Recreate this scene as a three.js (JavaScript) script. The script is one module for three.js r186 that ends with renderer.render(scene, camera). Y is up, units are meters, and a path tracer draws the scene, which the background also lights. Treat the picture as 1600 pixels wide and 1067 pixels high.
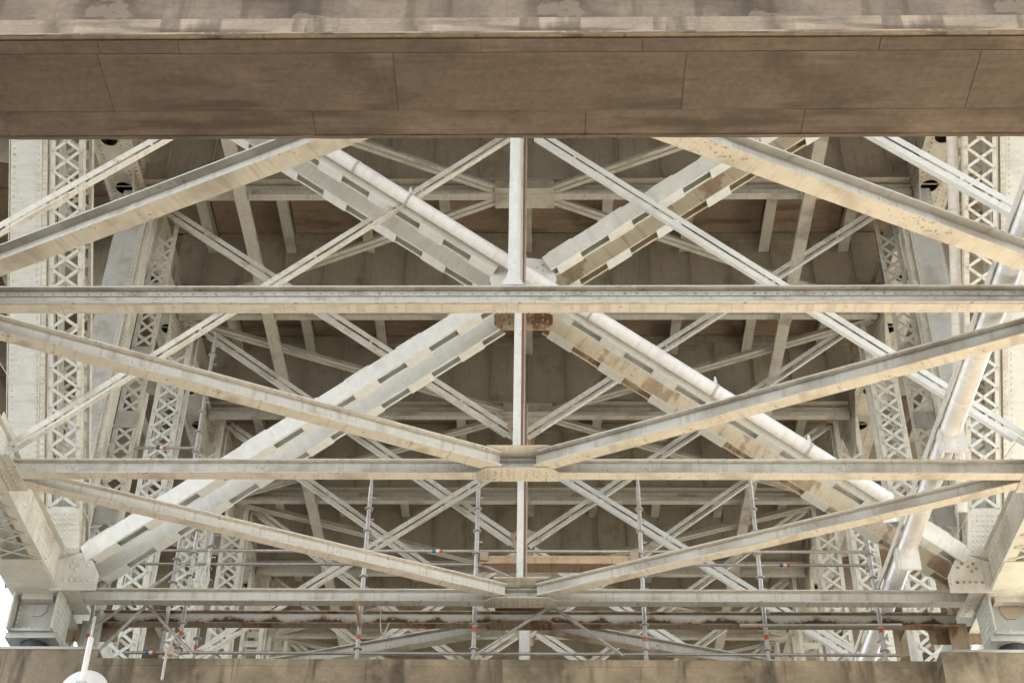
import * as THREE from 'three';

// ---------- camera, sky, sun, exposure (metres; the eye is at y = 0, the ground 1.7 m below it) ----------
const scene = new THREE.Scene();
const camera = new THREE.PerspectiveCamera(25.83, 1024 / 682, 0.1, 900);
camera.position.set(0.392, 0, 0);
camera.rotation.set(THREE.MathUtils.degToRad(38.326), THREE.MathUtils.degToRad(1.485), THREE.MathUtils.degToRad(0.881), 'YXZ');

const renderer = new THREE.WebGLRenderer({ antialias: true });
renderer.toneMapping = THREE.LinearToneMapping;
renderer.toneMappingExposure = 4.8;
renderer.shadowMap.enabled = true;

{ // thin bright overcast with a little blue towards the zenith
  const w = 64, h = 32, d = new Float32Array(w * h * 4);
  for (let j = 0; j < h; j++) for (let i = 0; i < w; i++) {
    const el = Math.max(0, Math.sin(((j + 0.5) / h - 0.5) * Math.PI)), k = (j * w + i) * 4, b = Math.pow(el, 0.6);
    d[k] = 0.9 - 0.32 * b; d[k + 1] = 0.92 - 0.23 * b; d[k + 2] = 0.93 - 0.09 * b; d[k + 3] = 1;
  }
  const t = new THREE.DataTexture(d, w, h, THREE.RGBAFormat, THREE.FloatType);
  t.mapping = THREE.EquirectangularReflectionMapping; t.magFilter = THREE.LinearFilter; t.needsUpdate = true;
  scene.background = t; scene.environment = t;
}
const sun = new THREE.DirectionalLight(new THREE.Color(1, 0.92, 0.79), 5);
sun.position.set(62, 100, -50); sun.target.position.set(0, 5, -20); scene.add(sun, sun.target);
sun.castShadow = true; sun.shadow.radius = 3; sun.shadow.mapSize.set(4096, 4096);
Object.assign(sun.shadow.camera, { left: -70, right: 70, top: 70, bottom: -70, near: 1, far: 260 });

// ---------- small tools ----------
let seed = 11;
const rnd = () => { seed = (seed * 1664525 + 1013904223) >>> 0; return seed / 4294967296; };
const V = (x, y, z) => new THREE.Vector3(x, y, z);
const taken = {};
function numbered(n) { const k = (taken[n] = (taken[n] ?? -1) + 1); return k ? `${n}_${String(k).padStart(3, '0')}` : n; }
function thing(name, label, category, group, at = [0, 0, 0]) {
  const o = new THREE.Group(); o.name = numbered(name); o.position.set(...at); scene.add(o);
  o.userData = { label, category }; if (group) o.userData.group = group; return o;
}
function struct(name, o, label) { o.name = numbered(name); o.userData = { kind: 'structure' }; if (label) o.userData.label = label; scene.add(o); return o; }
function part(parent, name, geo, m, kind) {
  const o = new THREE.Mesh(geo, m); o.name = name; o.castShadow = o.receiveShadow = true; if (kind) o.userData.kind = kind; parent.add(o); return o;
}
// geometry from quads, uv in metres with an offset of its own
function quads(list) {
  const p = [], n = [], uv = [], ix = []; let k = 0;
  for (const { v, t } of list) {
    const a = V(...v[0]), b = V(...v[1]), c = V(...v[2]), nn = b.clone().sub(a).cross(c.clone().sub(a)).normalize();
    v.forEach((q, i) => { p.push(...q); n.push(nn.x, nn.y, nn.z); uv.push(...t[i]); });
    ix.push(k, k + 1, k + 2); if (v.length === 4) ix.push(k, k + 2, k + 3); k += v.length;
  }
  const g = new THREE.BufferGeometry();
  g.setAttribute('position', new THREE.Float32BufferAttribute(p, 3)); g.setAttribute('normal', new THREE.Float32BufferAttribute(n, 3));
  g.setAttribute('uv', new THREE.Float32BufferAttribute(uv, 2)); g.setIndex(ix); return g;
}
function boxQuads(x0, x1, y0, y1, z0, z1, ou = rnd() * 7, ov = rnd() * 7) {
  const q = (a, b, c, d, f) => ({ v: [a, b, c, d], t: [a, b, c, d].map((w) => [f(w)[0] + ou, f(w)[1] + ov]) });
  const xy = (w) => [w[0], w[1]], xz = (w) => [w[0], w[2] + 1.3], zy = (w) => [w[2], w[1]];
  return [
    q([x0, y0, z1], [x1, y0, z1], [x1, y1, z1], [x0, y1, z1], xy), q([x1, y0, z0], [x0, y0, z0], [x0, y1, z0], [x1, y1, z0], xy),
    q([x0, y1, z1], [x1, y1, z1], [x1, y1, z0], [x0, y1, z0], xz), q([x0, y0, z0], [x1, y0, z0], [x1, y0, z1], [x0, y0, z1], xz),
    q([x1, y0, z1], [x1, y0, z0], [x1, y1, z0], [x1, y1, z1], zy), q([x0, y0, z0], [x0, y0, z1], [x0, y1, z1], [x0, y1, z0], zy)];
}
const box = (...a) => quads(boxQuads(...a));
// prism: polygon in local xy, thickness z0..z1, optional round holes [cx, cy, r]
function prism(pts, z0, z1, holes = []) {
  const s = new THREE.Shape(pts.map(([x, y]) => new THREE.Vector2(x, y)));
  for (const [cx, cy, r, ry] of holes) { const h = new THREE.Path(); h.absellipse(cx, cy, r, ry ?? r, 0, Math.PI * 2, true); s.holes.push(h); }
  const g = new THREE.ExtrudeGeometry(s, { depth: z1 - z0, bevelEnabled: false, curveSegments: 20 }); g.translate(0, 0, z0); return g;
}
// many rivet heads in one geometry; each [x, y, z, axis] with axis 'z', '-z', 'y', '-y', 'x', '-x'
const AX = { z: [0, 0, 1], '-z': [0, 0, -1], y: [0, 1, 0], '-y': [0, -1, 0], x: [1, 0, 0], '-x': [-1, 0, 0] };
function rivetGeo(list, r = 0.022) {
  const p = [], n = [], uv = [], ix = []; let k = 0;
  const rings = [[1, 0], [0.78, 0.5], [0, 0.72]], S = 7;
  for (const [x, y, z, a] of list) {
    const ax = AX[a], e = Math.abs(ax[0]) ? [0, 1, 0] : [1, 0, 0], f = [ax[1] * e[2] - ax[2] * e[1], ax[2] * e[0] - ax[0] * e[2], ax[0] * e[1] - ax[1] * e[0]];
    const ou = (x * 1.7) % 3, ov = (y * 2.3 + z) % 3;
    for (const [rr, hh] of rings) for (let i = 0; i < S; i++) {
      const c = Math.cos(i / S * 6.2832), s = Math.sin(i / S * 6.2832), nl = [0, 1, 2].map((m) => (e[m] * c + f[m] * s) * rr + ax[m] * (hh + 0.15)), L = Math.hypot(...nl);
      p.push(x + r * ((e[0] * c + f[0] * s) * rr + ax[0] * hh), y + r * ((e[1] * c + f[1] * s) * rr + ax[1] * hh), z + r * ((e[2] * c + f[2] * s) * rr + ax[2] * hh));
      n.push(nl[0] / L, nl[1] / L, nl[2] / L); uv.push(ou + c * r, ov + s * r);
    }
    for (let q = 0; q < 2; q++) for (let i = 0; i < S; i++) { const a0 = k + q * S + i, a1 = k + q * S + (i + 1) % S; ix.push(a0, a1, a1 + S, a0, a1 + S, a0 + S); }
    k += 3 * S;
  }
  const g = new THREE.BufferGeometry();
  g.setAttribute('position', new THREE.Float32BufferAttribute(p, 3)); g.setAttribute('normal', new THREE.Float32BufferAttribute(n, 3));
  g.setAttribute('uv', new THREE.Float32BufferAttribute(uv, 2)); g.setIndex(ix); return g;
}
const rivets = (parent, list, m, r) => part(parent, 'rivets', rivetGeo(list, r), m, 'stuff');
const range = (a, b, step) => { const o = []; for (let t = a; t <= b + 1e-6; t += step) o.push(t); return o; };
// put a group so that local x runs from A to B and local z looks as far as it can along `front`
function place(o, A, B, front = V(0, 0, 1)) {
  const ex = B.clone().sub(A), L = ex.length(); ex.normalize();
  const ez = front.clone().addScaledVector(ex, -front.dot(ex)).normalize(), ey = ez.clone().cross(ex);
  o.position.copy(A); o.quaternion.setFromRotationMatrix(new THREE.Matrix4().makeBasis(ex, ey, ez)); return L;
}
function tubeGeo(A, B, r, seg = 14, open = false) {
  const d = B.clone().sub(A), L = d.length(), g = new THREE.CylinderGeometry(r, r, L, seg, 1, open); g.translate(0, L / 2, 0);
  const uv = g.attributes.uv; for (let i = 0; i < uv.count; i++) uv.setXY(i, uv.getY(i) * L, uv.getX(i) * 6.28 * r);
  g.applyQuaternion(new THREE.Quaternion().setFromUnitVectors(V(0, 1, 0), d.normalize())); g.translate(A.x, A.y, A.z); return g;
}

// ---------- procedural surfaces ----------
function lattice(n, s) { const a = new Float32Array(n * n); let q = s; for (let i = 0; i < a.length; i++) { q = (q * 1664525 + 1013904223) >>> 0; a[i] = q / 4294967296; } return a; }
const LAT = [1, 2, 3, 4, 5, 6].map((s) => lattice(256, s * 7919));
function noise(u, v, nx, ny, which) {   // periodic value noise, u and v in 0..1
  const x = u * nx, y = v * ny, xi = Math.floor(x), yi = Math.floor(y), fx = x - xi, fy = y - yi, a = LAT[which % 6];
  const g = (i, j) => a[(((j % ny) + ny) % ny) * 256 % 65536 + ((i % nx) + nx) % nx % 256];
  const sx = fx * fx * (3 - 2 * fx), sy = fy * fy * (3 - 2 * fy);
  return (g(xi, yi) * (1 - sx) + g(xi + 1, yi) * sx) * (1 - sy) + (g(xi, yi + 1) * (1 - sx) + g(xi + 1, yi + 1) * sx) * sy;
}
function fbm(u, v, nx, ny, which, oct = 4) { let s = 0, a = 0.5, t = 0; for (let o = 0; o < oct; o++) { s += a * noise(u, v, Math.min(256, nx << o), Math.min(256, ny << o), which + o); t += a; a *= 0.55; } return s / t; }
const sat = (x) => Math.min(1, Math.max(0, x)), step = (a, b, x) => { const t = sat((x - a) / (b - a)); return t * t * (3 - 2 * t); };
const mix = (a, b, t) => a.map((q, i) => q + (b[i] - q) * t);
const toS = (l) => 255 * (l <= 0.0031308 ? 12.92 * l : 1.055 * Math.pow(l, 1 / 2.4) - 0.055);
function textures(size, tile, fn) {   // fn(u, v) -> [r, g, b, height]
  const c = new Uint8Array(size * size * 4), h = new Uint8Array(size * size * 4);
  for (let j = 0; j < size; j++) for (let i = 0; i < size; i++) {
    const q = fn((i + 0.5) / size, (j + 0.5) / size), k = (j * size + i) * 4;
    c[k] = toS(sat(q[0])); c[k + 1] = toS(sat(q[1])); c[k + 2] = toS(sat(q[2])); c[k + 3] = 255; h[k] = h[k + 1] = h[k + 2] = 255 * sat(q[3]); h[k + 3] = 255;
  }
  return [c, h].map((d, n) => {
    const t = new THREE.DataTexture(d, size, size, THREE.RGBAFormat); t.wrapS = t.wrapT = THREE.RepeatWrapping; t.magFilter = THREE.LinearFilter;
    if (!n) t.colorSpace = THREE.SRGBColorSpace; t.repeat.set(1 / tile, 1 / tile); t.needsUpdate = true; return t;
  });
}
const RUST = [0.17, 0.062, 0.02], DIRT = [0.2, 0.145, 0.09];
function paint(base, { dirt = 0.3, rust = 0.5, streak = 0.3, rough = 0.62, w = 0, metal = 0, blotch = 0 } = {}) {
  const [map, bump] = textures(512, 3.1, (u, v) => {
    const a = fbm(u, v, 4, 4, w), b = fbm(u, v, 24, 24, w + 2), s = fbm(u, v, 48, 5, w + 3, 3), sp = fbm(u, v, 110, 110, w + 1, 2), fl = fbm(u, v, 200, 14, w + 5, 2);
    let c = base.map((q) => q * (0.88 + 0.2 * b + 0.06 * fl));
    c = mix(c, DIRT, dirt * step(0.5, 0.72, a) * (0.35 + 0.65 * b));
    c = mix(c, DIRT, streak * step(0.55, 0.8, s) * 0.6);
    const patch = step(0.52, 0.7, fbm(u, v, 9, 9, w + 4)), r = rust * step(0.76, 0.82, sp * 0.78 + 0.22 * patch);
    c = mix(c, RUST, r); c = mix(c, mix(base, RUST, 0.4), rust * 0.22 * patch * step(0.5, 0.8, sp));
    if (blotch) { const q = fbm(u, v, 7, 5, w + 3, 5) * 0.8 + 0.2 * s, e = step(0.5, 0.6, q); c = mix(c, [0.36, 0.17, 0.055], blotch * e * (0.45 + 0.5 * b)); c = mix(c, [0.1, 0.04, 0.016], blotch * step(0.57, 0.62, q) * (0.4 + 0.6 * sp)); }
    return [...c, 0.5 + 0.3 * (b - 0.5) - 0.25 * r];
  });
  return new THREE.MeshStandardMaterial({ map, bumpMap: bump, bumpScale: 0.004, roughness: rough, metalness: metal });
}
const M = {
  pale: paint([0.66, 0.655, 0.6], { dirt: 0.22, rust: 0.3, streak: 0.15, w: 0, rough: 0.55 }),
  cream: paint([0.62, 0.585, 0.49], { dirt: 0.55, rust: 0.7, streak: 0.4, w: 1 }),
  strut: paint([0.59, 0.57, 0.5], { dirt: 0.55, rust: 0.7, streak: 0.45, w: 2 }),
  column: paint([0.6, 0.595, 0.525], { dirt: 0.25, rust: 0.3, streak: 0.25, w: 3 }),
  grey: paint([0.42, 0.415, 0.375], { dirt: 0.6, rust: 0.35, streak: 0.3, w: 4 }),
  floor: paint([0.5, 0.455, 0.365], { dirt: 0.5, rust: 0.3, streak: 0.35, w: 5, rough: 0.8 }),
  lateral: paint([0.55, 0.52, 0.44], { dirt: 0.7, rust: 0.45, streak: 0.3, w: 1, rough: 0.75 }),
  stringer: paint([0.58, 0.56, 0.485], { dirt: 0.7, rust: 0.2, streak: 0.3, w: 4, rough: 0.75 }),
  rusty: paint([0.38, 0.3, 0.21], { blotch: 0.8, dirt: 0.9, rust: 1.0, streak: 0.7, w: 2, rough: 0.85 }),
  rust: paint([0.23, 0.105, 0.045], { dirt: 0.4, rust: 0.9, streak: 0.5, w: 1, rough: 0.9 }),
  ochre: paint([0.56, 0.48, 0.34], { blotch: 0.45, dirt: 0.4, rust: 0.6, streak: 0.5, w: 3 }),
  pipe: paint([0.72, 0.68, 0.6], { dirt: 0.2, rust: 0.15, streak: 0.2, w: 4, rough: 0.4 }),
  zinc: paint([0.5, 0.48, 0.44], { dirt: 0.4, rust: 0.5, streak: 0.4, w: 5, rough: 0.4, metal: 0.55 }),
  silver: paint([0.76, 0.75, 0.72], { dirt: 0.25, rust: 0.35, streak: 0.25, w: 0, rough: 0.32, metal: 0.2 }),
  wood: paint([0.5, 0.35, 0.22], { dirt: 0.5, rust: 0.3, streak: 0.7, w: 2, rough: 0.85 }),
  dark: new THREE.MeshStandardMaterial({ color: new THREE.Color().setRGB(0.03, 0.03, 0.03), roughness: 0.6 }),
  white: paint([0.76, 0.75, 0.73], { dirt: 0.15, rust: 0.05, streak: 0.2, w: 1, rough: 0.45 }),
  orange: new THREE.MeshStandardMaterial({ color: 0xcc5a30, roughness: 0.6 }),
  blue: new THREE.MeshStandardMaterial({ color: 0x45698f, roughness: 0.6 }),
  rope: new THREE.MeshStandardMaterial({ color: 0xd8d4c8, roughness: 0.9 }),
};
{ // strut web with a ragged rust line creeping up from its lower edge
  const [map, bump] = textures(512, 3.1, (u, v) => {
    const b = fbm(u, v, 24, 24, 2), sp = fbm(u, v, 40, 40, 3, 3); let c = [0.5, 0.49, 0.42].map((q) => q * (0.88 + 0.24 * b));
    const edge = 0.36 + 0.8 * (fbm(u, 0.3, 9, 4, 1, 6) - 0.47), y = ((v * 3.1 + 0.16) % 3.1) / 0.36;
    const r = step(edge + 0.07, edge - 0.05, y + 0.3 * (sp - 0.5)); c = mix(c, [0.34, 0.2, 0.08], 0.6 * step(edge + 0.3, edge, y + 0.3 * (sp - 0.5)));
    c = mix(c, [0.055, 0.026, 0.014], r * 0.92);
    return [...c, 0.5 + 0.3 * (b - 0.5) + 0.2 * r * sp];
  });
  M.rustLine = new THREE.MeshStandardMaterial({ map, bumpMap: bump, bumpScale: 0.006, roughness: 0.8 });
}
function concrete(base, { tile = 4, along = 'u', grain = 1, stain = 0.5, stainC = [0.075, 0.052, 0.033], pits = 0.4, w = 0, chips = 0, drips = 0, mottle = 0, bump = 0.008, size = 1024 } = {}) {
  const [map, bm] = textures(size, tile, (u0, v0) => {
    const [u, v] = along === 'u' ? [u0, v0] : [v0, u0];
    const g = fbm(u, v, 8, 120, w, 3), g2 = fbm(u, v, 22, 200, w + 1, 2), a = fbm(u, v, 5, 5, w + 2, 5), s = fbm(u, v, 3, 18, w + 3, 4), p = noise(u, v, 200, 200, w + 4), f = fbm(u, v, 120, 120, w + 5, 2);
    let c = base.map((q) => q * (0.86 + 0.28 * f)); c = c.map((q) => q * (1 - grain * 0.42 * (g - 0.5) - grain * 0.3 * (g2 - 0.5)));
    c = mix(c, stainC, stain * step(0.5, 0.75, a) * 0.8); c = mix(c, stainC, stain * step(0.56, 0.78, s));
    if (drips) c = mix(c, stainC, drips * 0.85 * step(0.5, 0.66, fbm(u0, v0, 22, 2, w + 4, 5)) * step(0.34, 0.56, fbm(u0, v0, 5, 4, w + 1, 4)) * (0.5 + 0.5 * f));
    if (mottle) { const q = fbm(u, v, 7, 9, w + 1, 5), e = fbm(u, v, 30, 60, w + 2, 3); c = c.map((x) => x * (1 + mottle * 0.55 * (step(0.42, 0.72, q) - 0.35) * (0.6 + 0.8 * e))); }
    const pit = pits * step(0.93, 0.985, p * (0.7 + 0.3 * a)); c = mix(c, [0.03, 0.022, 0.016], pit);
    const ch = chips * step(0.6, 0.64, fbm(u, v, 11, 11, w + 1, 5)); c = mix(c, base.map((q) => q * 1.35), ch * 0.6);
    return [...c, 0.5 + 0.4 * (g2 - 0.5) * grain + 0.3 * (f - 0.5) - 0.5 * pit - 0.25 * ch];
  });
  return new THREE.MeshStandardMaterial({ map, bumpMap: bm, bumpScale: bump, roughness: 0.92 });
}
const C = {
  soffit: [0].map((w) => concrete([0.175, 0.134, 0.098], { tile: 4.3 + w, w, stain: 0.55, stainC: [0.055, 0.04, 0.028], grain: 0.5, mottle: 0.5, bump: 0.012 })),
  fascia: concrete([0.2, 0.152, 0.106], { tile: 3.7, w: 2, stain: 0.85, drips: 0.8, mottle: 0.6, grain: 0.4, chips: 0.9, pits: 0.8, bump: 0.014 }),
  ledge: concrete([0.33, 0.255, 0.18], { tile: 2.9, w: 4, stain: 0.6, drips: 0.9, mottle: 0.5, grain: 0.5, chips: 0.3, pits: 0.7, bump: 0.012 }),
  pier: concrete([0.25, 0.2, 0.132], { tile: 6.3, along: 'v', w: 1, stain: 0.8, stainC: [0.03, 0.024, 0.014], grain: 0.15, mottle: 0.6, drips: 1, chips: 0.4, pits: 0.9, bump: 0.01 }),
  slab: concrete([0.34, 0.262, 0.185], { tile: 5.3, w: 5, stain: 0.5, grain: 0.6, chips: 0.25, size: 512 }),
  darkSheet: concrete([0.055, 0.053, 0.05], { tile: 5, w: 2, stain: 0.2, grain: 0, size: 256 }),
  paleSheet: concrete([0.58, 0.495, 0.39], { tile: 6, w: 3, stain: 0.25, grain: 0, size: 256 }),
  ground: concrete([0.06, 0.054, 0.042], { tile: 6, w: 3, stain: 0.25, grain: 0, size: 256 }),
};

// ---------- ground ----------
{
  const g = new THREE.PlaneGeometry(900, 900, 1, 1); const uv = g.attributes.uv; for (let i = 0; i < uv.count; i++) uv.setXY(i, uv.getX(i) * 900, uv.getY(i) * 900);
  g.rotateX(-Math.PI / 2); g.translate(0, -1.7, 0); const m = new THREE.Mesh(g, C.ground); m.receiveShadow = true; struct('ground', m);
  const sheet = (name, w, d, x, z, y, mat) => {   // flat sheets a few millimetres above the ground
    const a = new THREE.PlaneGeometry(w, d), u = a.attributes.uv; for (let i = 0; i < u.count; i++) u.setXY(i, u.getX(i) * w, u.getY(i) * d);
    a.rotateX(-Math.PI / 2); a.translate(x, y, z); const b = new THREE.Mesh(a, mat); b.receiveShadow = true; struct(name, b);
  };
  sheet('unseen_dark_sheet', 600, 186, 0, 79, -1.696, C.darkSheet);            // added dark sheet out of view, weakens bounce from the camera side
  sheet('unseen_bounce_sheet', 44, 13, 9, -18.5, -1.692, C.paleSheet);          // added pale sheet out of view, bounces light up onto the struts
}

// ---------- layout of the bridge ----------
const ORD = ['', 'first', 'second', 'third', 'fourth', 'fifth', 'sixth', 'seventh'];
const bay = (k) => (k < 0 ? 'just before the plated posts' : k ? `${ORD[k]} beyond the plated posts` : 'over the plated posts');
const Z0 = -24.36, P = 4.25, YB = 13.16, XT = 8.6;       // bearing line, panel length, bottom plane, truss plane
const zk = (k) => Z0 - P * k;

// ---------- concrete crossbeam overhead, in front of the truss ----------
{
  const t = thing('concrete_crossbeam', 'long brown board-marked concrete beam crossing overhead in front of the steelwork', 'concrete beam', null, [0, 9.3, 0]);
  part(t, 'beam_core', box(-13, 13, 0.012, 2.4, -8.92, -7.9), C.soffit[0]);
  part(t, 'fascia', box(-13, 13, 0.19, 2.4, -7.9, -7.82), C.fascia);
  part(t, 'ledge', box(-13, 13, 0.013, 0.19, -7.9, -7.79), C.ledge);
  const rows = [[-8.925, -8.619, [-4.2, -1.55, 0.76, 2.6, 5.1]], [-8.616, -7.99, [-5.64, -3.23, -0.82, 1.56, 3.93, 6.4]], [-7.985, -7.85, [-3.2, -2.55, -0.1, 1.2, 3.1, 5.7]]];
  rows.forEach(([z0, z1, js], r) => {
    const xs = [-13, ...js, 13];
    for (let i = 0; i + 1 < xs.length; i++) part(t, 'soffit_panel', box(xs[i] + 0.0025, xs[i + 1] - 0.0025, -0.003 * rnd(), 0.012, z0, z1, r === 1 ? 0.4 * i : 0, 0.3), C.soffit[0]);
  });
  const lip = (z0, z1, y, amp, m) => {   // chipped, uneven lower edge
    const pts = [[13, y + 0.012], [-13, y + 0.012]]; for (let x = -13; x <= 13.001; x += 0.09) { const q = fbm((x + 13) / 26, 0.37, 40, 4, 2, 4); pts.push([x, y - amp * Math.pow(q, 1.5) * (0.5 + rnd() * 0.5)]); }
    part(t, 'chipped_edge', prism(pts, z0, z1), m);
  };
  lip(-8.935, -8.9, 0, 0.035, C.soffit[0]); lip(-7.8, -7.785, 0.006, 0.02, C.ledge);
  for (const s of [-1, 1]) part(t, 'support_column', box(s * 12.3 - 0.6, s * 12.3 + 0.6, -11, 0.1, -8.88, -7.94), C.pier);
}

// ---------- pier ----------
{
  const t = thing('bridge_pier', 'stained concrete pier cap with a wide flat face under the bearings', 'bridge pier', null, [0, -1.7, 0]);
  part(t, 'cap_wall', box(-7.3, 7.24, 8.2, 13.19, -26.4, -23.33), C.pier);
  const jx = [-7.3, -4.9, -2.62, -0.3, 2.05, 4.5, 7.24];
  for (let i = 0; i < 6; i++) { part(t, 'form_panel', box(jx[i] + 0.003, jx[i + 1] - 0.003, 13.07, 13.2, -23.33, -23.3 + 0.004 * rnd(), 0.7, 0.2), C.pier); part(t, 'form_panel', box(jx[i] + 0.003, jx[i + 1] - 0.003, 11.86, 13.067, -23.33, -23.3 + 0.004 * rnd(), 0.7, 0.2), C.pier); }
  for (const s of [-1, 1]) part(t, 'pedestal', box(s < 0 ? -12 : 7.24, s < 0 ? -7.3 : 12, 8.2, 13.42, -26.5, -23.42), C.pier);
  part(t, 'capping_slab', box(-12.02, -7.34, 13.42, 13.47, -26.5, -23.4), M.grey);
  part(t, 'capping_slab', box(7.42, 12.02, 13.42, 13.47, -26.5, -23.4), M.grey);
  part(t, 'corbel_block', prism([[7.08, 12.62], [7.95, 12.62], [7.95, 13.2], [7.08, 13.2]], -23.3, -22.95), C.pier);
  for (const s of [-1, 1]) part(t, 'shaft', box(s * 8.6 - 2.2, s * 8.6 + 2.2, 0, 8.2, -26.2, -23.6), C.pier);
}

// ---------- steel sections ----------
function iBeam(o, L, { h = 0.36, w = 0.26, tw = 0.022, tf = 0.02, m = M.strut, mw, mb, from = 0, fixed } = {}) {
  part(o, 'web', fixed ? box(from, L, -h / 2 + tf, h / 2 - tf, -tw / 2, tw / 2, 0.4, 0) : box(from, L, -h / 2 + tf, h / 2 - tf, -tw / 2, tw / 2), mw ?? m);
  part(o, 'top_flange', box(from, L, h / 2 - tf, h / 2, -w / 2, w / 2), m);
  part(o, 'bottom_flange', box(from, L, -h / 2, -h / 2 + tf, -w / 2, w / 2), mb ?? m);
}
function doubleAngle(o, L, { flat = 0.105, leg = 0.09, gap = 0.046, side = 1, m = M.pale, fillers = true } = {}) {
  const t = 0.014, a = gap / 2;
  for (const s of [-1, 1]) {
    const y0 = s < 0 ? -a - flat : a, y1 = s < 0 ? -a : a + flat, ye = s < 0 ? y0 : y1 - t;
    const g = [...boxQuads(0, L, y0, y1, -t / 2, t / 2), ...(side > 0 && s < 0 ? boxQuads(0.3, L - 0.3, ye, ye + t, t / 2, leg) : boxQuads(0.3, L - 0.3, ye, ye + t, -leg, -t / 2))];
    part(o, s < 0 ? 'lower_angle' : 'upper_angle', quads(g), m);
  }
  if (fillers) for (const x of range(1.2, L - 0.5, 2.5)) part(o, 'filler_plate', box(x, x + 0.05, -a, a, -0.012, 0.012), m);
}
function lacedFace(o, x0, x1, y0, y1, z, { pitch = 0.335, bar = 0.062, m = M.column, face = 1, riv = true, cover = false } = {}) {
  const n = Math.max(1, Math.round((x1 - x0) / pitch / 2) * 2), p = (x1 - x0) / n, W = y1 - y0, L = Math.hypot(p, W) + bar * 0.9, g1 = box(-L / 2, L / 2, -bar / 2, bar / 2, -0.006, 0.006), rl = [];
  for (let i = 0; i < n; i++) for (const s of [-1, 1]) {
    const b = part(o, 'lacing_bar', g1, m); b.position.set(x0 + (i + 0.5) * p, (y0 + y1) / 2, z + face * (s > 0 ? 0.013 : 0)); b.rotation.z = s * Math.atan2(W, p);
    if (riv) { rl.push([x0 + i * p, y0, z + face * 0.02, face > 0 ? 'z' : '-z'], [x0 + i * p, y1, z + face * 0.02, face > 0 ? 'z' : '-z']); }
    if (riv && s > 0) rl.push([x0 + (i + 0.5) * p, (y0 + y1) / 2, z + face * 0.02, face > 0 ? 'z' : '-z']);
  }
  if (rl.length) rivets(o, rl, m, 0.019);
}

// ---------- bottom laterals: struts and K braces ----------
function bottomStrut(z, k, label, half, opt = {}) {
  const h = opt.h ?? 0.27, yc = YB - 0.02 + h / 2;
  const o = thing('horizontal_strut', label, 'steel strut');
  const L = place(o, V(-half, yc, z), V(half, yc, z)); iBeam(o, L, { h, w: 0.2, ...opt }); return [o, L];
}
{
  const [s2, L2] = bottomStrut(zk(-2), -2, 'long horizontal steel strut with a full row of rivets along its upper edge', XT - 0.1, { h: 0.3, w: 0.24, mw: M.strut });
  part(s2, 'flange_angle', box(0, L2, 0.04, 0.128, 0.012, 0.03), M.lateral);
  part(s2, 'lower_angle', box(0, L2, -0.128, -0.05, 0.012, 0.034), M.cream);
  part(s2, 'cover_plate', box(0, L2, -0.163, -0.1515, -0.085, 0.085), M.cream);
  rivets(s2, range(0.1, L2 - 0.1, 0.163).map((x) => [x, 0.083, 0.03, 'z']), M.lateral, 0.027);
  rivets(s2, range(8.3, 9.2, 0.07).map((x) => [x, 0.112, 0.03, 'z']), M.lateral, 0.012);
  bottomStrut(zk(-1), -1, 'pale horizontal strut with a riveted middle plate, directly above the scaffold posts', XT - 0.25, { mb: M.cream });
  bottomStrut(zk(0), 0, 'horizontal steel strut running between the two bolted corner gussets of the big X brace', XT - 0.2, { h: 0.25 });
  const [sb] = bottomStrut(zk(0) - 0.88, 0, 'rust-streaked horizontal strut behind the scaffold posts just above the pier cap', XT - 0.45, { mw: M.rustLine, m: M.rusty, mb: M.rusty, fixed: true });
  sb.userData.label = 'horizontal strut with a dark ragged rust line along its web, just above the pier cap';
  bottomStrut(zk(-3), -3, 'horizontal steel strut hidden behind the concrete beam', XT - 0.1);
  for (const k of [1, 2]) bottomStrut(zk(k), k, `horizontal bottom strut behind the pier cap, ${bay(k)}`, XT - 0.2);
}
function kBrace(k0, k1, s, label, m = M.strut, mb = M.cream, dz = 0) {   // from the middle of strut k0 to the end of strut k1
  const o = thing('diagonal_brace', label, 'steel brace'), h = k0 === -3 ? 0.31 : k0 === -1 ? 0.28 : 0.25, yc = YB - 0.01 + h / 2, a = V(s * 0.3, yc, zk(k0) + dz + (k1 < k0 ? 0.2 : -0.2)), b = V(s * (XT - 0.2), yc, zk(k1) + (k1 < k0 ? -0.12 : 0.12));
  const L = s < 0 ? place(o, b, a) : place(o, a, b);
  iBeam(o, L, { h, w: k0 === -3 ? 0.27 : k0 === -1 ? 0.23 : 0.2, m, mb });
  const e = s < 0 ? L : 0, q = s < 0 ? -1 : 1;
  rivets(o, [0.1, 0.2, 0.3, 0.42].flatMap((d) => [[e + q * d, h / 2, 0.07, 'y'], [e + q * d, h / 2, -0.07, 'y'], [e + q * d, h / 2 - 0.02, 0.07, '-y']]), m, 0.018);
}
kBrace(0, -1, -1, 'sloping I-section brace from the strut at the big gussets, rising to the left truss'); kBrace(0, -1, 1, 'sloping brace from the strut at the big gussets, rising to the right truss');
kBrace(-1, -2, -1, 'sloping I-section brace rising left from the riveted middle plate, crossing the lattice columns'); kBrace(-1, -2, 1, 'sloping I-section brace rising right from the riveted middle plate across the silver pipe');
kBrace(-3, -2, -1, 'pale I-section brace running from beneath the concrete beam down to the left lattice column'); kBrace(-3, -2, 1, 'pale I-section brace running from beneath the concrete beam down to the right lattice column');
kBrace(0, 1, -1, 'short brace falling left behind the pier cap below the rusted strut', M.strut, M.cream, -0.88); kBrace(0, 1, 1, 'short brace falling right behind the pier cap below the rusted strut', M.strut, M.ochre, -0.88);
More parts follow.
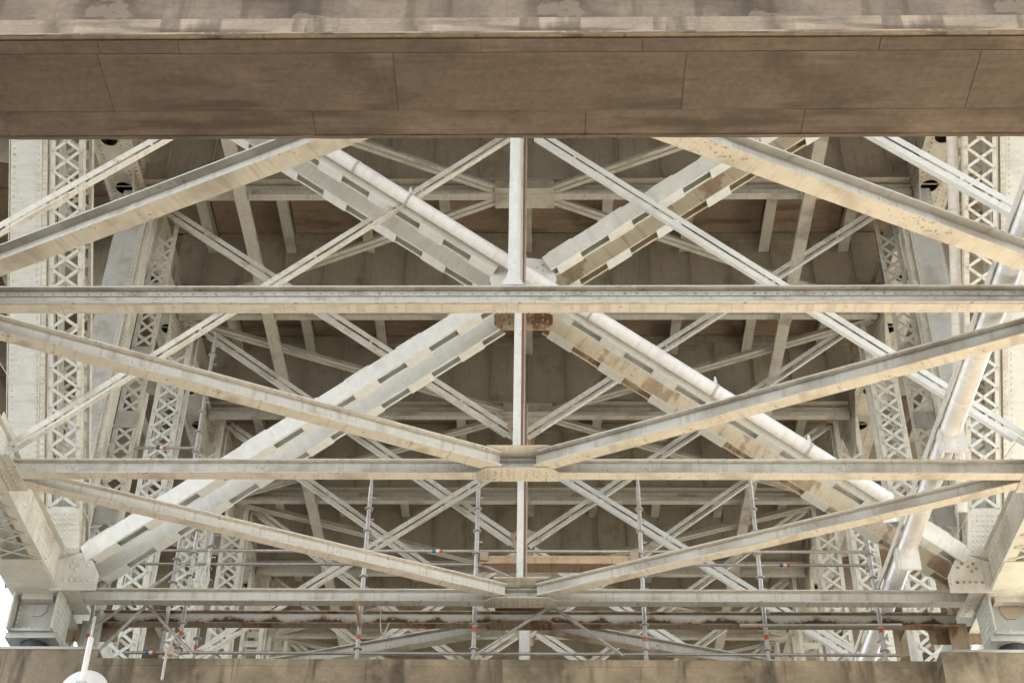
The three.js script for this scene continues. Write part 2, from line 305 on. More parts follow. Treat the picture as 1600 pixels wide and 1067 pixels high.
for (const [k, dz, label] of [[-1, 0, 'riveted gusset plate under the middle of the pale strut'], [0, 0, 'riveted gusset plate under the strut between the big corner gussets'], [0, -0.88, 'rusted riveted gusset plate under the strut just above the pier cap']]) {
  const o = thing('gusset_plate', label, 'gusset plate', null, [0, YB, zk(k) + dz]);
  const m = dz ? M.rusty : M.cream;
  part(o, 'top_plate', box(-0.5, 0.5, 0.285, 0.3, 0.015, 0.42), m);
  part(o, 'plate', prism([[-0.66, 0.12], [-0.66, -0.12], [-0.5, -0.27], [0.5, -0.27], [0.66, -0.12], [0.66, 0.12]], 0, 0.018).rotateX(-Math.PI / 2).translate(0, -0.042, 0), m);
  const l = []; for (const x of range(-0.58, 0.58, 0.105)) for (const z of [-0.1, 0.02, 0.13]) l.push([x, -0.042, z + 0.02 * Math.sin(x * 9) + 0.03, '-y']);
  for (const s of [-1, 1]) for (const d of [0, 0.1, 0.2]) l.push([s * (0.25 + d), -0.042, 0.12, '-y']);
  rivets(o, l, m, 0.02);
}

// ---------- thin double-angle sway braces ----------
function sway(A, B, side, label, m = M.pale, group) {
  const o = thing('double_angle_brace', label, 'steel brace', group); const L = place(o, A, B); doubleAngle(o, L, { side, m }); return o;
}
sway(V(-8.35, 13.72, zk(-1) - 0.05), V(-0.1, 21.15, zk(-1) - 0.05), 1, 'thin double-angle brace climbing from left truss corner in front of big X arm and pipe', M.cream);
sway(V(0.1, 21.15, zk(-1) + 0.05), V(8.35, 13.72, zk(-1) + 0.05), -1, 'flat white slotted brace falling to the right truss in front of big X', M.pale);
sway(V(-8.35, 13.92, zk(-2) - 0.05), V(-0.1, 21.4, zk(-2) - 0.05), 1, 'thin double-angle brace crossing the top of the left lattice column', M.cream);
sway(V(0.1, 21.4, zk(-2) + 0.05), V(8.35, 13.92, zk(-2) + 0.05), -1, 'flat white double-angle brace crossing the top of the right lattice column', M.pale);
for (const k of [1, 2, 3, 4, 5]) {
  sway(V(-8.3, 13.2, zk(k) - 0.05), V(-0.1, 19.25, zk(k) - 0.05), 1, `double-angle brace climbing from the left laced post, ${bay(k)}`, M.cream, 'far lower sway braces, left half');
  sway(V(0.1, 19.25, zk(k) + 0.05), V(8.3, 13.2, zk(k) + 0.05), -1, `flat white slotted brace falling to the right laced post, ${bay(k)}`, M.pale, 'far lower sway braces, right half');
}
for (const k of [0, 1, 2, 3, 4, 5]) {
  const z = zk(k) - 0.24;
  sway(V(-8.15, 23.3, z - 0.05), V(-0.05, 17, z - 0.05), -1, `tan double-angle brace falling from the left top chord, frame ${bay(k)}`, M.lateral, 'upper sway braces, left half');
  sway(V(0.05, 17, z + 0.05), V(8.15, 23.3, z + 0.05), 1, `tan double-angle brace falling from the right top chord, frame ${bay(k)}`, M.lateral, 'upper sway braces, right half');
  const o = thing('sway_gusset', `small dirty gusset where two tan braces meet, frame ${bay(k)}`, 'gusset plate', 'middle gussets of the upper sway braces', [0, 17, z]);
  part(o, 'plate', prism([[-0.32, 0.3], [-0.16, -0.3], [0.16, -0.3], [0.32, 0.3], [0.1, 0.42], [-0.1, 0.42]], -0.01, 0.01), M.rusty);
  rivets(o, [[-0.2, 0.2], [-0.12, 0.1], [0.2, 0.2], [0.12, 0.1], [-0.05, -0.1], [0.05, -0.1], [0.05, -0.2], [-0.05, -0.2]].map(([x, y]) => [x, y, 0.01, 'z']), M.rusty, 0.025);
}

// ---------- middle hangers ----------
for (const [k, y1, label, m] of [[-1, 21.6, 'upright pale hanger rising from the riveted middle plate past the big X crossing', M.pale], [0, 17.6, 'short upright hanger with one rusted side, standing above the middle gusset near the pier cap', M.pale], [-2, 21.6, 'upright hanger rising behind the concrete beam', M.pale]]) {
  const o = thing('upright_hanger', label, 'steel hanger', null, [0, YB + (k === -1 ? 0.34 : 0.34), zk(k) + 0.02]); const h = y1 - YB - 0.34;
  part(o, 'front_plate', box(-0.09, 0.035, 0, h, 0.02, 0.036), m); part(o, 'side_leg', k === -2 ? box(0.041, 0.053, 0, h, -0.08, 0.03) : box(0.039, 0.078, 0, h, 0.0, 0.018), k === -2 ? M.pale : M.rust);
  part(o, 'back_plate', box(0.082, 0.105, 0, h, -0.03, -0.015), M.grey);
  if (k === -2) part(o, 'foot_bracket', prism([[-0.2, 0.0], [0.15, 0.0], [0.06, 0.12], [0.045, 0.22], [-0.1, 0.22], [-0.11, 0.12]], 0.037, 0.05), m);
  rivets(o, range(0.3, h, 0.9).map((y) => [-0.06, y, 0.036, 'z']), m, 0.018);
}
{
  const o = thing('lower_hanger', 'short pale upright plate below the rusted strut at the pier cap', 'steel hanger', null, [0, 11.6, zk(1)]); 
  part(o, 'plate', box(-0.1, 0.12, 0, 4.2, -0.01, 0.01), M.pale); part(o, 'leg', box(0.126, 0.14, 0, 4.2, -0.1, 0.02), M.grey);
}

// ---------- the big X of battened box arms ----------
function boxArm(A, B, label, { m = M.pale, mb = M.pale, h = 0.34, d = 0.26 } = {}) {
  const o = thing('x_brace_arm', label, 'X brace arm'); const L = place(o, A, B);
  part(o, 'front_web', box(0, L, -h / 2, h / 2, d / 2 - 0.014, d / 2), m); part(o, 'back_web', box(0, L, -h / 2, h / 2, -d / 2, -d / 2 + 0.014), m);
  const fl = []; for (const y of [-h / 2, h / 2 - 0.014]) { fl.push(...boxQuads(0, L, y, y + 0.014, d / 2 - 0.05, d / 2 - 0.0145), ...boxQuads(0, L, y, y + 0.014, -d / 2 + 0.0145, -d / 2 + 0.05)); }
  part(o, 'flange_strips', quads(fl), m);
  const g = box(0, 0.52, -0.009, 0.009, -d / 2 - 0.004, d / 2 + 0.006);
  for (const x of range(0.12, L - 0.5, 1.12)) for (const s of [-1, 1]) part(o, 'batten_plate', g, mb).position.set(x, s * (h / 2 + 0.0095), 0);
  return o;
}
{
  const c = V(0.04, 18.0, -21.0), dl = V(-7.64, -4.05, -2.6), dr = V(7.64, -4.05, -2.6), g = 0.62 / 9;
  const go = (d, a, b) => [c.clone().addScaledVector(d, a), c.clone().addScaledVector(d, b)];
  for (const [dz, w] of [[0, 'front'], [-0.78, 'rear']]) {
    const sh = V(0, 0, dz), f = dz === 0, arm = (d, a, b, label, o) => { let [p, q] = go(d, a, b); if (p.x > q.x) [p, q] = [q, p]; boxArm(p.add(sh), q.add(sh), label, o); };
    arm(dl, 0.06, 1.05, f ? 'front battened arm of the big X falling left to the bolted corner gusset' : 'rear battened arm of the big X falling left, passing behind the corner gusset', { m: M.pale, mb: M.pale });
    arm(dr, 0.06, 1.05, f ? 'front battened arm of the big X falling right under the white pipe' : 'cream-stained rear battened arm of the big X falling right', { m: f ? M.column : M.ochre, mb: M.column });
    arm(dl, -1, -0.06, f ? 'front battened arm of the big X rising right, flecked with rust spots' : 'rear battened arm of the big X rising right with ochre-stained faces', { m: f ? M.column : M.ochre, mb: M.pale });
    arm(dr, -1, -0.06, f ? 'front battened arm of the big X rising left beside the white pipe' : 'grey rear battened arm of the big X rising left', { m: M.column, mb: M.pale });
    const o = thing('centre_gusset', f ? 'pale riveted plate at the crossing of the front X arms' : 'rusted riveted plate at the crossing of the rear X arms', 'gusset plate', null, [c.x, c.y - (f ? 0 : 0.32), c.z + dz]);
    const pl = part(o, 'plate', prism(f ? [[-0.5, -0.42], [0.5, -0.42], [0.62, -0.05], [0.5, 0.42], [-0.1, 0.5], [-0.5, 0.42], [-0.62, -0.05]] : [[-0.55, -0.16], [-0.42, -0.3], [0.42, -0.3], [0.55, -0.16], [0.55, 0.5], [-0.55, 0.5]], 0.13, 0.15), f ? M.pale : M.rusty);
    const rl = []; for (const s of [-1, 1]) for (const q of [-1, 1]) for (const d of [0.16, 0.27, 0.38, 0.48]) rl.push([s * d * 0.95, q * d * (f ? 0.6 : 0.35) + 0.07, 0.15, 'z'], [s * d * 0.95, q * d * (f ? 0.6 : 0.35) - 0.07, 0.15, 'z']);
    rivets(o, rl, f ? M.column : M.rusty, 0.028); pl.userData = {};
  }
  for (const s of [-1, 1]) {   // bolted corner gussets
    const o = thing('corner_gusset', s < 0 ? 'clean grey bolted corner gusset at the foot of the big X, left truss' : 'rust-blotched bolted corner gusset at the foot of the big X, right truss', 'gusset plate', null, [s * 8.05, 12.98, -23.66]);
    const m = s < 0 ? M.column : M.rusty, mm = s < 0 ? M.column : M.strut;
    part(o, 'plate', prism([[-0.45, 0.02], [0.4, 0.02], [0.4, 0.34], [0.12, 0.84], [-0.45, 0.62]].map(([x, y]) => [-s * x, y]), 0, 0.022), mm);
    const l = [...range(-0.2, 0.34, 0.11).map((x) => [x, 0.22]), [-0.14, 0.5], [-0.05, 0.44], [-0.1, 0.6], [0.0, 0.54], [0.02, 0.66], [0.1, 0.6], [0.1, 0.72], [0.18, 0.52], [0.05, 0.76]];
    rivets(o, l.map(([x, y]) => [-s * x, y, 0.022, 'z']), m, 0.032);
  }
  // white drain pipe carried on the falling arm
  const o = thing('drain_pipe', 'white round drain pipe clamped along the upper side of the falling X arm', 'pipe'), off = V(0, 0.03, 0.29);
  const a = c.clone().addScaledVector(dr, -0.98).add(off), b = c.clone().addScaledVector(dr, 0.86).add(off); o.position.copy(a); b.sub(a);
  part(o, 'pipe_run', tubeGeo(V(0, 0, 0), b, 0.125, 20), M.white);
  const dir = b.clone().normalize();
  part(o, 'elbow', new THREE.SphereGeometry(0.137, 18, 12).translate(b.x, b.y, b.z), M.white); part(o, 'outlet', tubeGeo(b, b.clone().add(V(0.05, -0.4, -0.2)), 0.12, 18), M.white);
  for (const x of [0.09, 0.24, 0.31, 0.38, 0.62, 0.78, 0.9]) {
    const p = b.clone().multiplyScalar(x); const cl = part(o, 'clamp', tubeGeo(p, p.clone().addScaledVector(dir, 0.05), 0.138, 20), M.grey);
    if (x !== 0.31) part(cl, 'clamp_tab', prism([[0, 0], [0.08, 0], [0.06, 0.16], [0.03, 0.16]], -0.008, 0.008).translate(p.x, p.y + 0.12, p.z + 0.02), M.pale);
  }
}

// ---------- trusses ----------
const side = (s) => (s < 0 ? 'left' : 'right');
for (const s of [-1, 1]) {
  // top chord: perforated box under the deck edge
  {
    const o = thing('top_chord', `riveted box chord with oval holes in its underside, along the ${side(s)} truss`, 'truss chord'); const zA = -6, zB = -66;
    const L = place(o, V(s * 9.03, 23.4, zA), V(s * 9.03, 23.4, zB), V(1, 0, 0));   // local x away, y up, z to the right
    const holes = []; for (const z of [-9, -11.4, -13.3, -15.8, -17.9, -20.1, -22.5, -24.02, -27.1, -29.08, -31.68, -33.3, -35.9, -37.9, -40, -42.2, -45, -47]) holes.push([zA - z, 0, 0.2, 0.19]);
    part(o, 'perforated_plate', prism([[0, -0.3], [L, -0.3], [L, 0.3], [0, 0.3]], 0, 0.016, holes).rotateX(Math.PI / 2).translate(0, 0.016, 0), M.lateral);
    for (const q of [-1, 1]) { part(o, 'web', box(0, L, 0.02, 0.86, q * 0.33 - 0.01, q * 0.33 + 0.01), M.lateral); part(o, 'bottom_angle', box(0, L, -0.016, 0, q * 0.25 - 0.05, q * 0.25 + 0.19 * q + 0.05), M.lateral); }
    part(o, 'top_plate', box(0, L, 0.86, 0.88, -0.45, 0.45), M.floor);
    const rl = []; for (const x of range(12, 40, 0.13)) for (const q of [-1, 1]) rl.push([x, -0.016, q * 0.23, '-y'], [x, -0.016, q * 0.41, '-y']);
    rivets(o, rl, M.rusty, 0.02);
    for (const h of holes) part(o, 'hole_bar', box(h[0] - 0.012, h[0] + 0.012, 0.06, 0.075, -0.29, 0.29), M.lateral);
  }
  // bottom chord: laced box from the near panels to the bearing
  {
    const o = thing('bottom_chord', `laced box bottom chord running into the ${side(s)} bearing`, 'truss chord'); const zA = -9, zB = -24.1;
    const L = place(o, V(s * 8.82, YB - 0.1, zA), V(s * 8.82, YB - 0.1, zB), V(1, 0, 0));
    for (const q of [-1, 1]) { part(o, 'web', box(0, L, 0.03, 0.8, q * 0.36 - 0.012, q * 0.36 + 0.012), q === -s ? M.cream : M.column); part(o, 'flange_angle', box(0, L, 0.012, 0.028, q * 0.36 - 0.1, q * 0.36 + 0.1), M.column); part(o, 'top_angle', box(0, L, 0.8, 0.815, q * 0.36 - 0.08, q * 0.36 + 0.1), M.column); }
    const lac = new THREE.Group(); lac.name = 'underside_lacing'; o.add(lac); lac.rotation.x = Math.PI / 2;
    lacedFace(lac, 7, 13.6, -0.36, 0.36, -0.004, { pitch: 0.42, m: M.lateral, face: 1, riv: false, bar: 0.05 });
    part(o, 'end_plate', box(13.65, L - 0.02, -0.012, 0.01, -0.44, 0.44), M.column);
    const rl = []; for (const x of range(9, L - 0.1, 0.11)) for (const y of [0.1, 0.72]) rl.push([x, y, -s * 0.372, s < 0 ? 'z' : '-z']);
    for (const x of range(13.4, L - 0.1, 0.12)) for (const y of [0.22, 0.34, 0.46, 0.58]) rl.push([x, y, -s * 0.372, s < 0 ? 'z' : '-z']);
    rivets(o, rl, M.column, 0.022);
  }
  {
    const o = thing('far_bottom_chord', `box bottom chord running away behind the pier cap on the ${side(s)} truss`, 'truss chord'), L = place(o, V(s * 8.82, YB - 0.1, -24.6), V(s * 8.82, YB - 0.1, -58), V(1, 0, 0));
    for (const q of [-1, 1]) { part(o, 'web', box(0, L, 0.03, 0.8, q * 0.36 - 0.012, q * 0.36 + 0.012), M.column); part(o, 'flange_angle', box(0, L, 0.012, 0.028, q * 0.36 - 0.1, q * 0.36 + 0.1), M.cream); }
    rivets(o, range(0.1, 9, 0.12).flatMap((x) => [0.12, 0.7].map((y) => [x, y, -s * 0.372, s < 0 ? 'z' : '-z'])), M.column, 0.022);
    const e = thing('end_post', s < 0 ? 'dark stub post joining the strut ends beside the left bearing' : 'brown rusted stub post joining the strut ends beside the right bearing', 'steel post', null, [s * 8.12, 11.6, -25.2]);
    part(e, 'front_plate', box(-0.16, 0.16, 0, 1.6, 0, 0.02), s < 0 ? M.grey : M.rusty); part(e, 'side_plate', box(s * 0.17 - 0.01, s * 0.17 + 0.01, 0, 1.6, -0.6, 0.02), M.rusty); part(e, 'cross_plate', box(-0.5, 0.5, 1.25, 1.62, -0.16, -0.14), M.rusty);
  }
  for (const k of [-1, 0, -2]) {   // node gussets on the inner side of the bottom chord
    const o = thing('node_gusset', k ? `riveted node plate where braces meet the ${side(s)} bottom chord${k === -2 ? ' under the rivet-row strut' : ' beside the pale strut'}` : `riveted node plate on the ${side(s)} bottom chord at the bearing`, 'gusset plate', null, [s * 8.42, YB, zk(k)]);
    part(o, 'plate', box(-0.36, 0.36, -0.03, -0.012, -0.45, 0.6), M.strut); part(o, 'upright_plate', box(s * 0.012 - 0.008, s * 0.012 + 0.008, 0, 0.95, -0.4, 0.42), M.column);
    const rl = []; for (const z of range(-0.36, 0.36, 0.12)) for (const x of [-0.25, -0.1, 0.08, 0.24]) rl.push([x, -0.03, z, '-y']);
    for (const z of range(-0.34, 0.36, 0.1)) for (const y of range(0.1, 0.9, 0.12)) rl.push([s * 0.012 - s * 0.008, y, z, s < 0 ? 'x' : '-x']);
    rivets(o, rl, M.column, 0.022);
  }
  // inclined column: solid riveted plate beside a laced frame
  {
    const o = thing('inclined_lattice_column', `tall pale truss column on the ${side(s)} side: riveted plate with round holes beside zigzag lacing`, 'lattice column');
    const A = V(0, 13.25, -24.05), B = V(0, 23.5, -16.5); const L = place(o, A, B);   // local x up the column, y = -world x, z towards the viewer
    const y = (wx) => -s * wx;                                                             // wx: distance from the middle of the bridge
    const b4 = (x0, x1, wa, wb, z0, z1) => box(x0, x1, Math.min(y(wa), y(wb)), Math.max(y(wa), y(wb)), z0, z1);
    part(o, 'cover_plate', prism([[0.4, y(8.86)], [L, y(8.86)], [L, y(9.44)], [0.4, y(9.44)]], 0, 0.016, [[1.02, y(9.0), 0.15], [8.45, y(9.12), 0.11], [11.4, y(9.14), 0.11]]), M.column);
    part(o, 'plate_flange', b4(0, L, 8.76, 8.85, -0.02, 0.02), M.cream); part(o, 'plate_web', b4(0, L, 8.775, 8.79, -0.6, -0.021), M.cream);
    part(o, 'outer_web', b4(0, L, 9.46, 9.475, -0.6, 0.02), M.cream); part(o, 'outer_flange', b4(0, L, 9.48, 9.58, -0.3, -0.285), M.column);
    const lx = (z, n) => { part(o, n + '_chord_angle', b4(0, L, 8.62, 8.7, z - 0.014, z), M.column); part(o, n + '_chord_angle', b4(0, L, 8.1, 8.18, z - 0.014, z), M.cream); };
    lx(0, 'front'); lx(-0.62, 'rear');
    for (const w of [8.71, 8.09]) part(o, 'side_leg', b4(0, L, w - 0.006, w + 0.006, -0.12, 0.006), M.cream);
    for (const w of [8.71, 8.09]) part(o, 'side_leg', b4(0, L, w - 0.006, w + 0.006, -0.62, -0.5), M.cream);
    const yy = [y(8.15), y(8.66)].sort((a, b) => a - b);
    lacedFace(o, 1.5, L - 0.3, yy[0], yy[1], 0.006, { m: M.column, pitch: 0.37, bar: 0.055 }); lacedFace(o, 1.6, L - 0.2, yy[0], yy[1], -0.64, { m: M.cream, face: -1 });
    part(o, 'foot_plate', b4(0.1, 1.5, 8.1, 8.7, 0.001, 0.012), M.column);
    const rl = []; for (const x of range(0.5, L, 0.112)) rl.push([x, y(8.92), 0.016, 'z'], [x, y(9.38), 0.016, 'z']);
    for (const x of range(0.2, L, 0.112)) rl.push([x, y(8.805), 0.02, 'z']);
    for (const x of range(0.2, 1.45, 0.09)) for (const w of range(8.19, 8.64, 0.09)) rl.push([x, y(w), 0.012, 'z']);
    rivets(o, rl, M.column, 0.022);
  }
  // upright post over the bearing, plated
  {
    const o = thing('plated_post', `blue-grey riveted plate post standing over the ${side(s)} bearing`, 'truss post', null, [s * 8.73, 13.3, -24.1]); const H = 10.1;
    part(o, 'front_plate', box(-0.3, 0.3, 0, H, 0, 0.018), M.grey); for (const q of [-1, 1]) part(o, 'side_web', box(q * 0.31 - 0.008, q * 0.31 + 0.008, 0, H, -0.75, 0.02), q === -s ? M.cream : M.grey);
    part(o, 'inner_flange', box(-s * 0.39 - 0.06, -s * 0.39 + 0.06, 0, H, -0.08, -0.064), M.cream);
    const fr = -s * 0.42; for (const e of [-0.2, 0.2]) part(o, 'rear_angle', box(fr - s * 0.12 + e - 0.05, fr - s * 0.12 + e + 0.05, 0, H, -0.92, -0.905), e * s > 0 ? M.column : M.cream);
    const lac = new THREE.Group(); lac.name = 'rear_lacing'; o.add(lac); lac.rotation.z = Math.PI / 2; lacedFace(lac, 0.4, H - 0.6, -(fr - s * 0.12) - 0.19, -(fr - s * 0.12) + 0.19, -0.9, { m: M.column, pitch: 0.36 });
    for (const y of [1.9, 4.2, 5.9]) part(o, 'tie_plate', box(fr - s * 0.1 - 0.22, fr - s * 0.1 + 0.22, y, y + 0.42, -0.884, -0.872), M.grey);
    const rl = []; for (const y of range(0.2, H, 0.125)) rl.push([-0.25, y, 0.018, 'z'], [0.25, y, 0.018, 'z'], [-s * 0.36, y, -0.064, 'z'], [-s * 0.43, y + 0.06, -0.064, 'z']);
    rivets(o, rl, M.column, 0.02);
  }
  // laced posts behind
  for (const k of [1, 2, 3, 4, 5]) {
    const o = thing('laced_post', `cream laced upright post, ${ORD[k]} behind the plated post of the ${side(s)} truss`, 'lattice column', `laced posts of the ${side(s)} truss`, [s * 8.56, 13.3, zk(k)]); const H = 10.1;
    for (const z of [0, -0.55]) {
      for (const q of [-1, 1]) { part(o, 'corner_angle', box(q * 0.27 - 0.05, q * 0.27 + 0.05, 0, H, z - 0.007, z + 0.007), M.cream); part(o, 'corner_leg', box(q * 0.326 - 0.006, q * 0.326 + 0.006, 0, H, z ? -0.55 : -0.11, z ? -0.44 : 0.007), M.column); }
      const lac = new THREE.Group(); lac.name = z ? 'rear_lacing' : 'front_lacing'; o.add(lac); lac.rotation.z = Math.PI / 2;
      if (k < 4) lacedFace(lac, 0.3, H - 1.2, -0.26, 0.26, z ? z - 0.014 : 0.014, { m: z ? M.lateral : M.column, face: z ? -1 : 1, pitch: 0.44, bar: 0.07, riv: k < 3 && !z });
      else part(lac, 'tie_plates', quads(range(0.3, H - 1, 0.6).flatMap((x) => boxQuads(x, x + 0.2, -0.26, 0.26, z, z + 0.012))), M.lateral, 'stuff');
    }
    const rl = range(0.2, H, 0.15).flatMap((y) => [[-0.29, y, 0.007, 'z'], [0.29, y, 0.007, 'z']]); if (k < 3) rivets(o, rl, M.column, 0.018);
  }
  for (const k of [-1, 0, 1, 2, 3, 4]) {   // gussets hanging from the top chord
    const o = thing('chord_gusset', `densely riveted plate hanging from the ${side(s)} top chord, ${bay(k)}`, 'gusset plate', `top chord gussets, ${side(s)} truss`, [s * 8.66, 23.4, zk(k)]);
    part(o, 'plate', prism([[-1.1, 0.7], [-1.0, -0.1], [-0.35, -1.15], [0.35, -1.15], [1.0, -0.1], [1.1, 0.7]], -0.008, 0.008).rotateY(Math.PI / 2), M.lateral);
    const rl = []; for (const z of range(-0.8, 0.8, 0.11)) for (const y of range(-1.0, 0.5, 0.13)) if (Math.abs(z) < 0.35 + (y + 1.1) * 0.55) rl.push([-s * 0.008, y, z, s < 0 ? 'x' : '-x']);
    rivets(o, rl, M.rusty, 0.022);
  }
  // bearing
  {
    const o = thing('bridge_bearing', `grey steel shoe on a round bearing disc at the foot of the ${side(s)} truss`, 'bearing', null, [s * 8.76, 11.78, -24.2]);
    part(o, 'disc', new THREE.CylinderGeometry(0.26, 0.27, 0.44, 32).translate(0, 0.22, -0.08), M.dark);
    part(o, 'base_plate', box(-0.46, 0.46, 0.44, 0.55, -0.45, 0.24), M.grey);
    part(o, 'shoe_block', box(-0.36, 0.36, 0.55, 1.34, -0.4, 0.16), M.grey);
    for (const q of [-1, 1]) part(o, 'side_rib', prism([[0.42, 0.55], [0.42, 1.34], [-0.42, 1.34], [-0.42, 0.55]], q * 0.4 - 0.015, q * 0.4 + 0.015).rotateY(Math.PI / 2).translate(0, 0, 0), M.column);
    part(o, 'cap_ledge', box(-0.28, 0.28, 1.16, 1.3, 0.165, 0.34), M.strut); part(o, 'foot_bar', box(-0.38, 0.38, 0.551, 0.6, 0.161, 0.3), M.grey);
    part(o, 'centre_lug', prism([[-0.17, 1.14], [-0.17, 1.0], [-0.08, 0.9], [0.08, 0.9], [0.17, 1.0], [0.17, 1.14]], 0.161, 0.18), s < 0 ? M.grey : M.rusty);
    const rl = []; for (const y of range(0.68, 1.12, 0.1)) for (const q of [-0.33, 0.33]) rl.push([q, y, 0.16, 'z']); for (const x of range(-0.2, 0.2, 0.13)) rl.push([x, 0.68, 0.16, 'z']);
    for (const z of range(-0.3, 0.36, 0.11)) for (const y of range(0.62, 1.3, 0.11)) rl.push([-s * 0.415, y, z, s < 0 ? 'x' : '-x']);
    rivets(o, rl, M.column, 0.024);
  }
}

// ---------- deck: floor beams, stringers, slab, laterals, rails ----------
const FZ = (k) => -24.1 - P * k, YD = 25.96;
for (let k = -1; k <= 7; k++) {
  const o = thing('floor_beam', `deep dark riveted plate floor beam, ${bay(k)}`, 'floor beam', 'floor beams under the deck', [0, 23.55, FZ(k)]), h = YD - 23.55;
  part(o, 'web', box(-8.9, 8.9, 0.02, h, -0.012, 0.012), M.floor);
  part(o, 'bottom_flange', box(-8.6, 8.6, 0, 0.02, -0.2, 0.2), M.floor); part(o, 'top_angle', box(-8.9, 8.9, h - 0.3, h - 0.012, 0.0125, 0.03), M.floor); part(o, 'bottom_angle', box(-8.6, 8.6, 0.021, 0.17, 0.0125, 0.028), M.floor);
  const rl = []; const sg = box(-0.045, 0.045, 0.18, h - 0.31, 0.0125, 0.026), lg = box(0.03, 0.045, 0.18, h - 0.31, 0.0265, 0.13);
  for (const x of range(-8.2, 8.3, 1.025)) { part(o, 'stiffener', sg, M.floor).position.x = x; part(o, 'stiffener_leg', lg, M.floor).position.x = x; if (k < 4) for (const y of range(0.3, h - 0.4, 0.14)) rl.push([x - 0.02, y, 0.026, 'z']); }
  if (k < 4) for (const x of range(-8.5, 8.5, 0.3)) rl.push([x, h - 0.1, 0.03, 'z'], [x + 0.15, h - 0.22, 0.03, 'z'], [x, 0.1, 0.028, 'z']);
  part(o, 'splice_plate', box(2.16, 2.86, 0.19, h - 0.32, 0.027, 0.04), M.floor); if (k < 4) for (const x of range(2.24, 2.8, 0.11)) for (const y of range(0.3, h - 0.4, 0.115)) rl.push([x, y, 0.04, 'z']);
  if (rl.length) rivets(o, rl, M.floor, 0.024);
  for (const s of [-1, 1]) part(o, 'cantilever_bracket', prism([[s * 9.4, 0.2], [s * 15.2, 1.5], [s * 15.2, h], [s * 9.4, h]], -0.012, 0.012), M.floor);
  // lateral strut below it
  const q = thing('lateral_strut', `light strut along the foot of the floor beam ${bay(k)}`, 'steel strut', 'lateral struts under the floor beams', [0, 23.3, FZ(k) + 0.02]);
  part(q, 'upper_channel', box(-8.6, 8.6, 0.0, 0.16, -0.1, 0.06), M.lateral); part(q, 'lower_channel', box(-8.6, 8.6, -0.14, -0.004, -0.1, 0.09), M.lateral);
  if (k % 2 === 0) {
    const g = thing('lateral_gusset', `riveted plate mid-way along the lateral strut ${bay(k)}`, 'gusset plate', 'gussets of the deck laterals', [0, 23.15, FZ(k)]);
    part(g, 'plate', prism([[-0.66, -0.32], [0.66, -0.32], [0.66, 0.32], [-0.66, 0.32]], -0.02, 0).rotateX(-Math.PI / 2), M.lateral);
    part(g, 'front_plate', box(-0.66, 0.66, -0.05, 0.42, 0.12, 0.136), M.lateral);
    const l = []; for (const x of range(-0.55, 0.55, 0.157)) for (const y of [0.02, 0.12, 0.22, 0.32]) l.push([x, y, 0.136, 'z']); rivets(g, l, M.lateral, 0.022);
    for (const s of [-1, 1]) for (const d of [-1, 1]) {
      const a = V(s * 0.6, 23.3, FZ(k) - d * 0.15), b = V(s * 8.5, 23.3, FZ(k + d) + d * 0.2), m = thing('deck_lateral', `thin deck lateral fanning ${side(s)} from the gusset ${bay(k)}, ${d < 0 ? 'near' : 'far'} arm`, 'steel brace', 'deck laterals');
      const L = s < 0 ? place(m, b, a) : place(m, a, b);
      part(m, 'front_angle', quads([...boxQuads(0, L, -0.09, 0.09, 0.012, 0.024), ...boxQuads(0, L, -0.09, -0.078, 0.025, 0.12)]), M.lateral);
      part(m, 'rear_angle', quads([...boxQuads(0, L, -0.09, 0.09, -0.024, -0.012), ...boxQuads(0, L, -0.09, -0.078, -0.12, -0.025)]), M.lateral);
    }
  }
}
for (let k = -1; k < 7; k++) for (const x of [-13.6, -11.4, -8, -6, -4, -2, 0, 2, 4, 6, 8, 11.4, 13.6]) {
  const o = thing('stringer', `${x ? `${ORD[Math.abs(x) > 9 ? (Math.abs(x) > 12 ? 6 : 5) : Math.abs(x) / 2]} grey stringer ${side(x)} of the middle one` : 'middle grey stringer'}, bay ${bay(k)}`, 'stringer', `stringers ${bay(k)}`, [x, 25.26, FZ(k) - 0.05]); const L = P - 0.1;
  part(o, 'web', box(-0.01, 0.01, 0.02, 0.68, -L, 0), M.lateral); part(o, 'bottom_flange', box(-0.13, 0.13, 0, 0.02, -L, -0.02), M.stringer);
}
{
  const t = thing('bridge_deck', 'brown concrete bridge deck with coffered underside', 'bridge deck', null, [0, 25.96, 0]);
  part(t, 'slab', box(-16.4, 16.4, 0.2, 0.55, -130, 30), C.slab); for (const s of [-1, 1]) part(t, 'edge_beam', box(s * 16.1 - 0.25, s * 16.1 + 0.25, -0.35, 0.19, -130, 30), C.slab);
  const ring = (x0, x1, z0, z1) => {   // haunch round one coffer
    const b = 0.28, c = 0.17, o = [[x0, 0, z1], [x1, 0, z1], [x1, 0, z0], [x0, 0, z0]], i = [[x0 + b, c, z1 - b], [x1 - b, c, z1 - b], [x1 - b, c, z0 + b], [x0 + b, c, z0 + b]], ou = rnd() * 9, ov = rnd() * 9, f = (w) => [w[0] + ou, w[2] + w[1] + ov];
    const q = []; for (let n = 0; n < 4; n++) { const v = [o[n], i[n], i[(n + 1) % 4], o[(n + 1) % 4]]; q.push({ v, t: v.map(f) }); } q.push({ v: [i[3], i[2], i[1], i[0]], t: [i[3], i[2], i[1], i[0]].map(f) }); return quads(q);
  };
  for (let k = -2; k < 7; k++) for (let x = -10; x < 10; x += 2) part(t, 'coffer_panel', ring(x + 0.04, x + 1.96, FZ(k) - P + 0.04, FZ(k) - 0.04), C.slab);
}
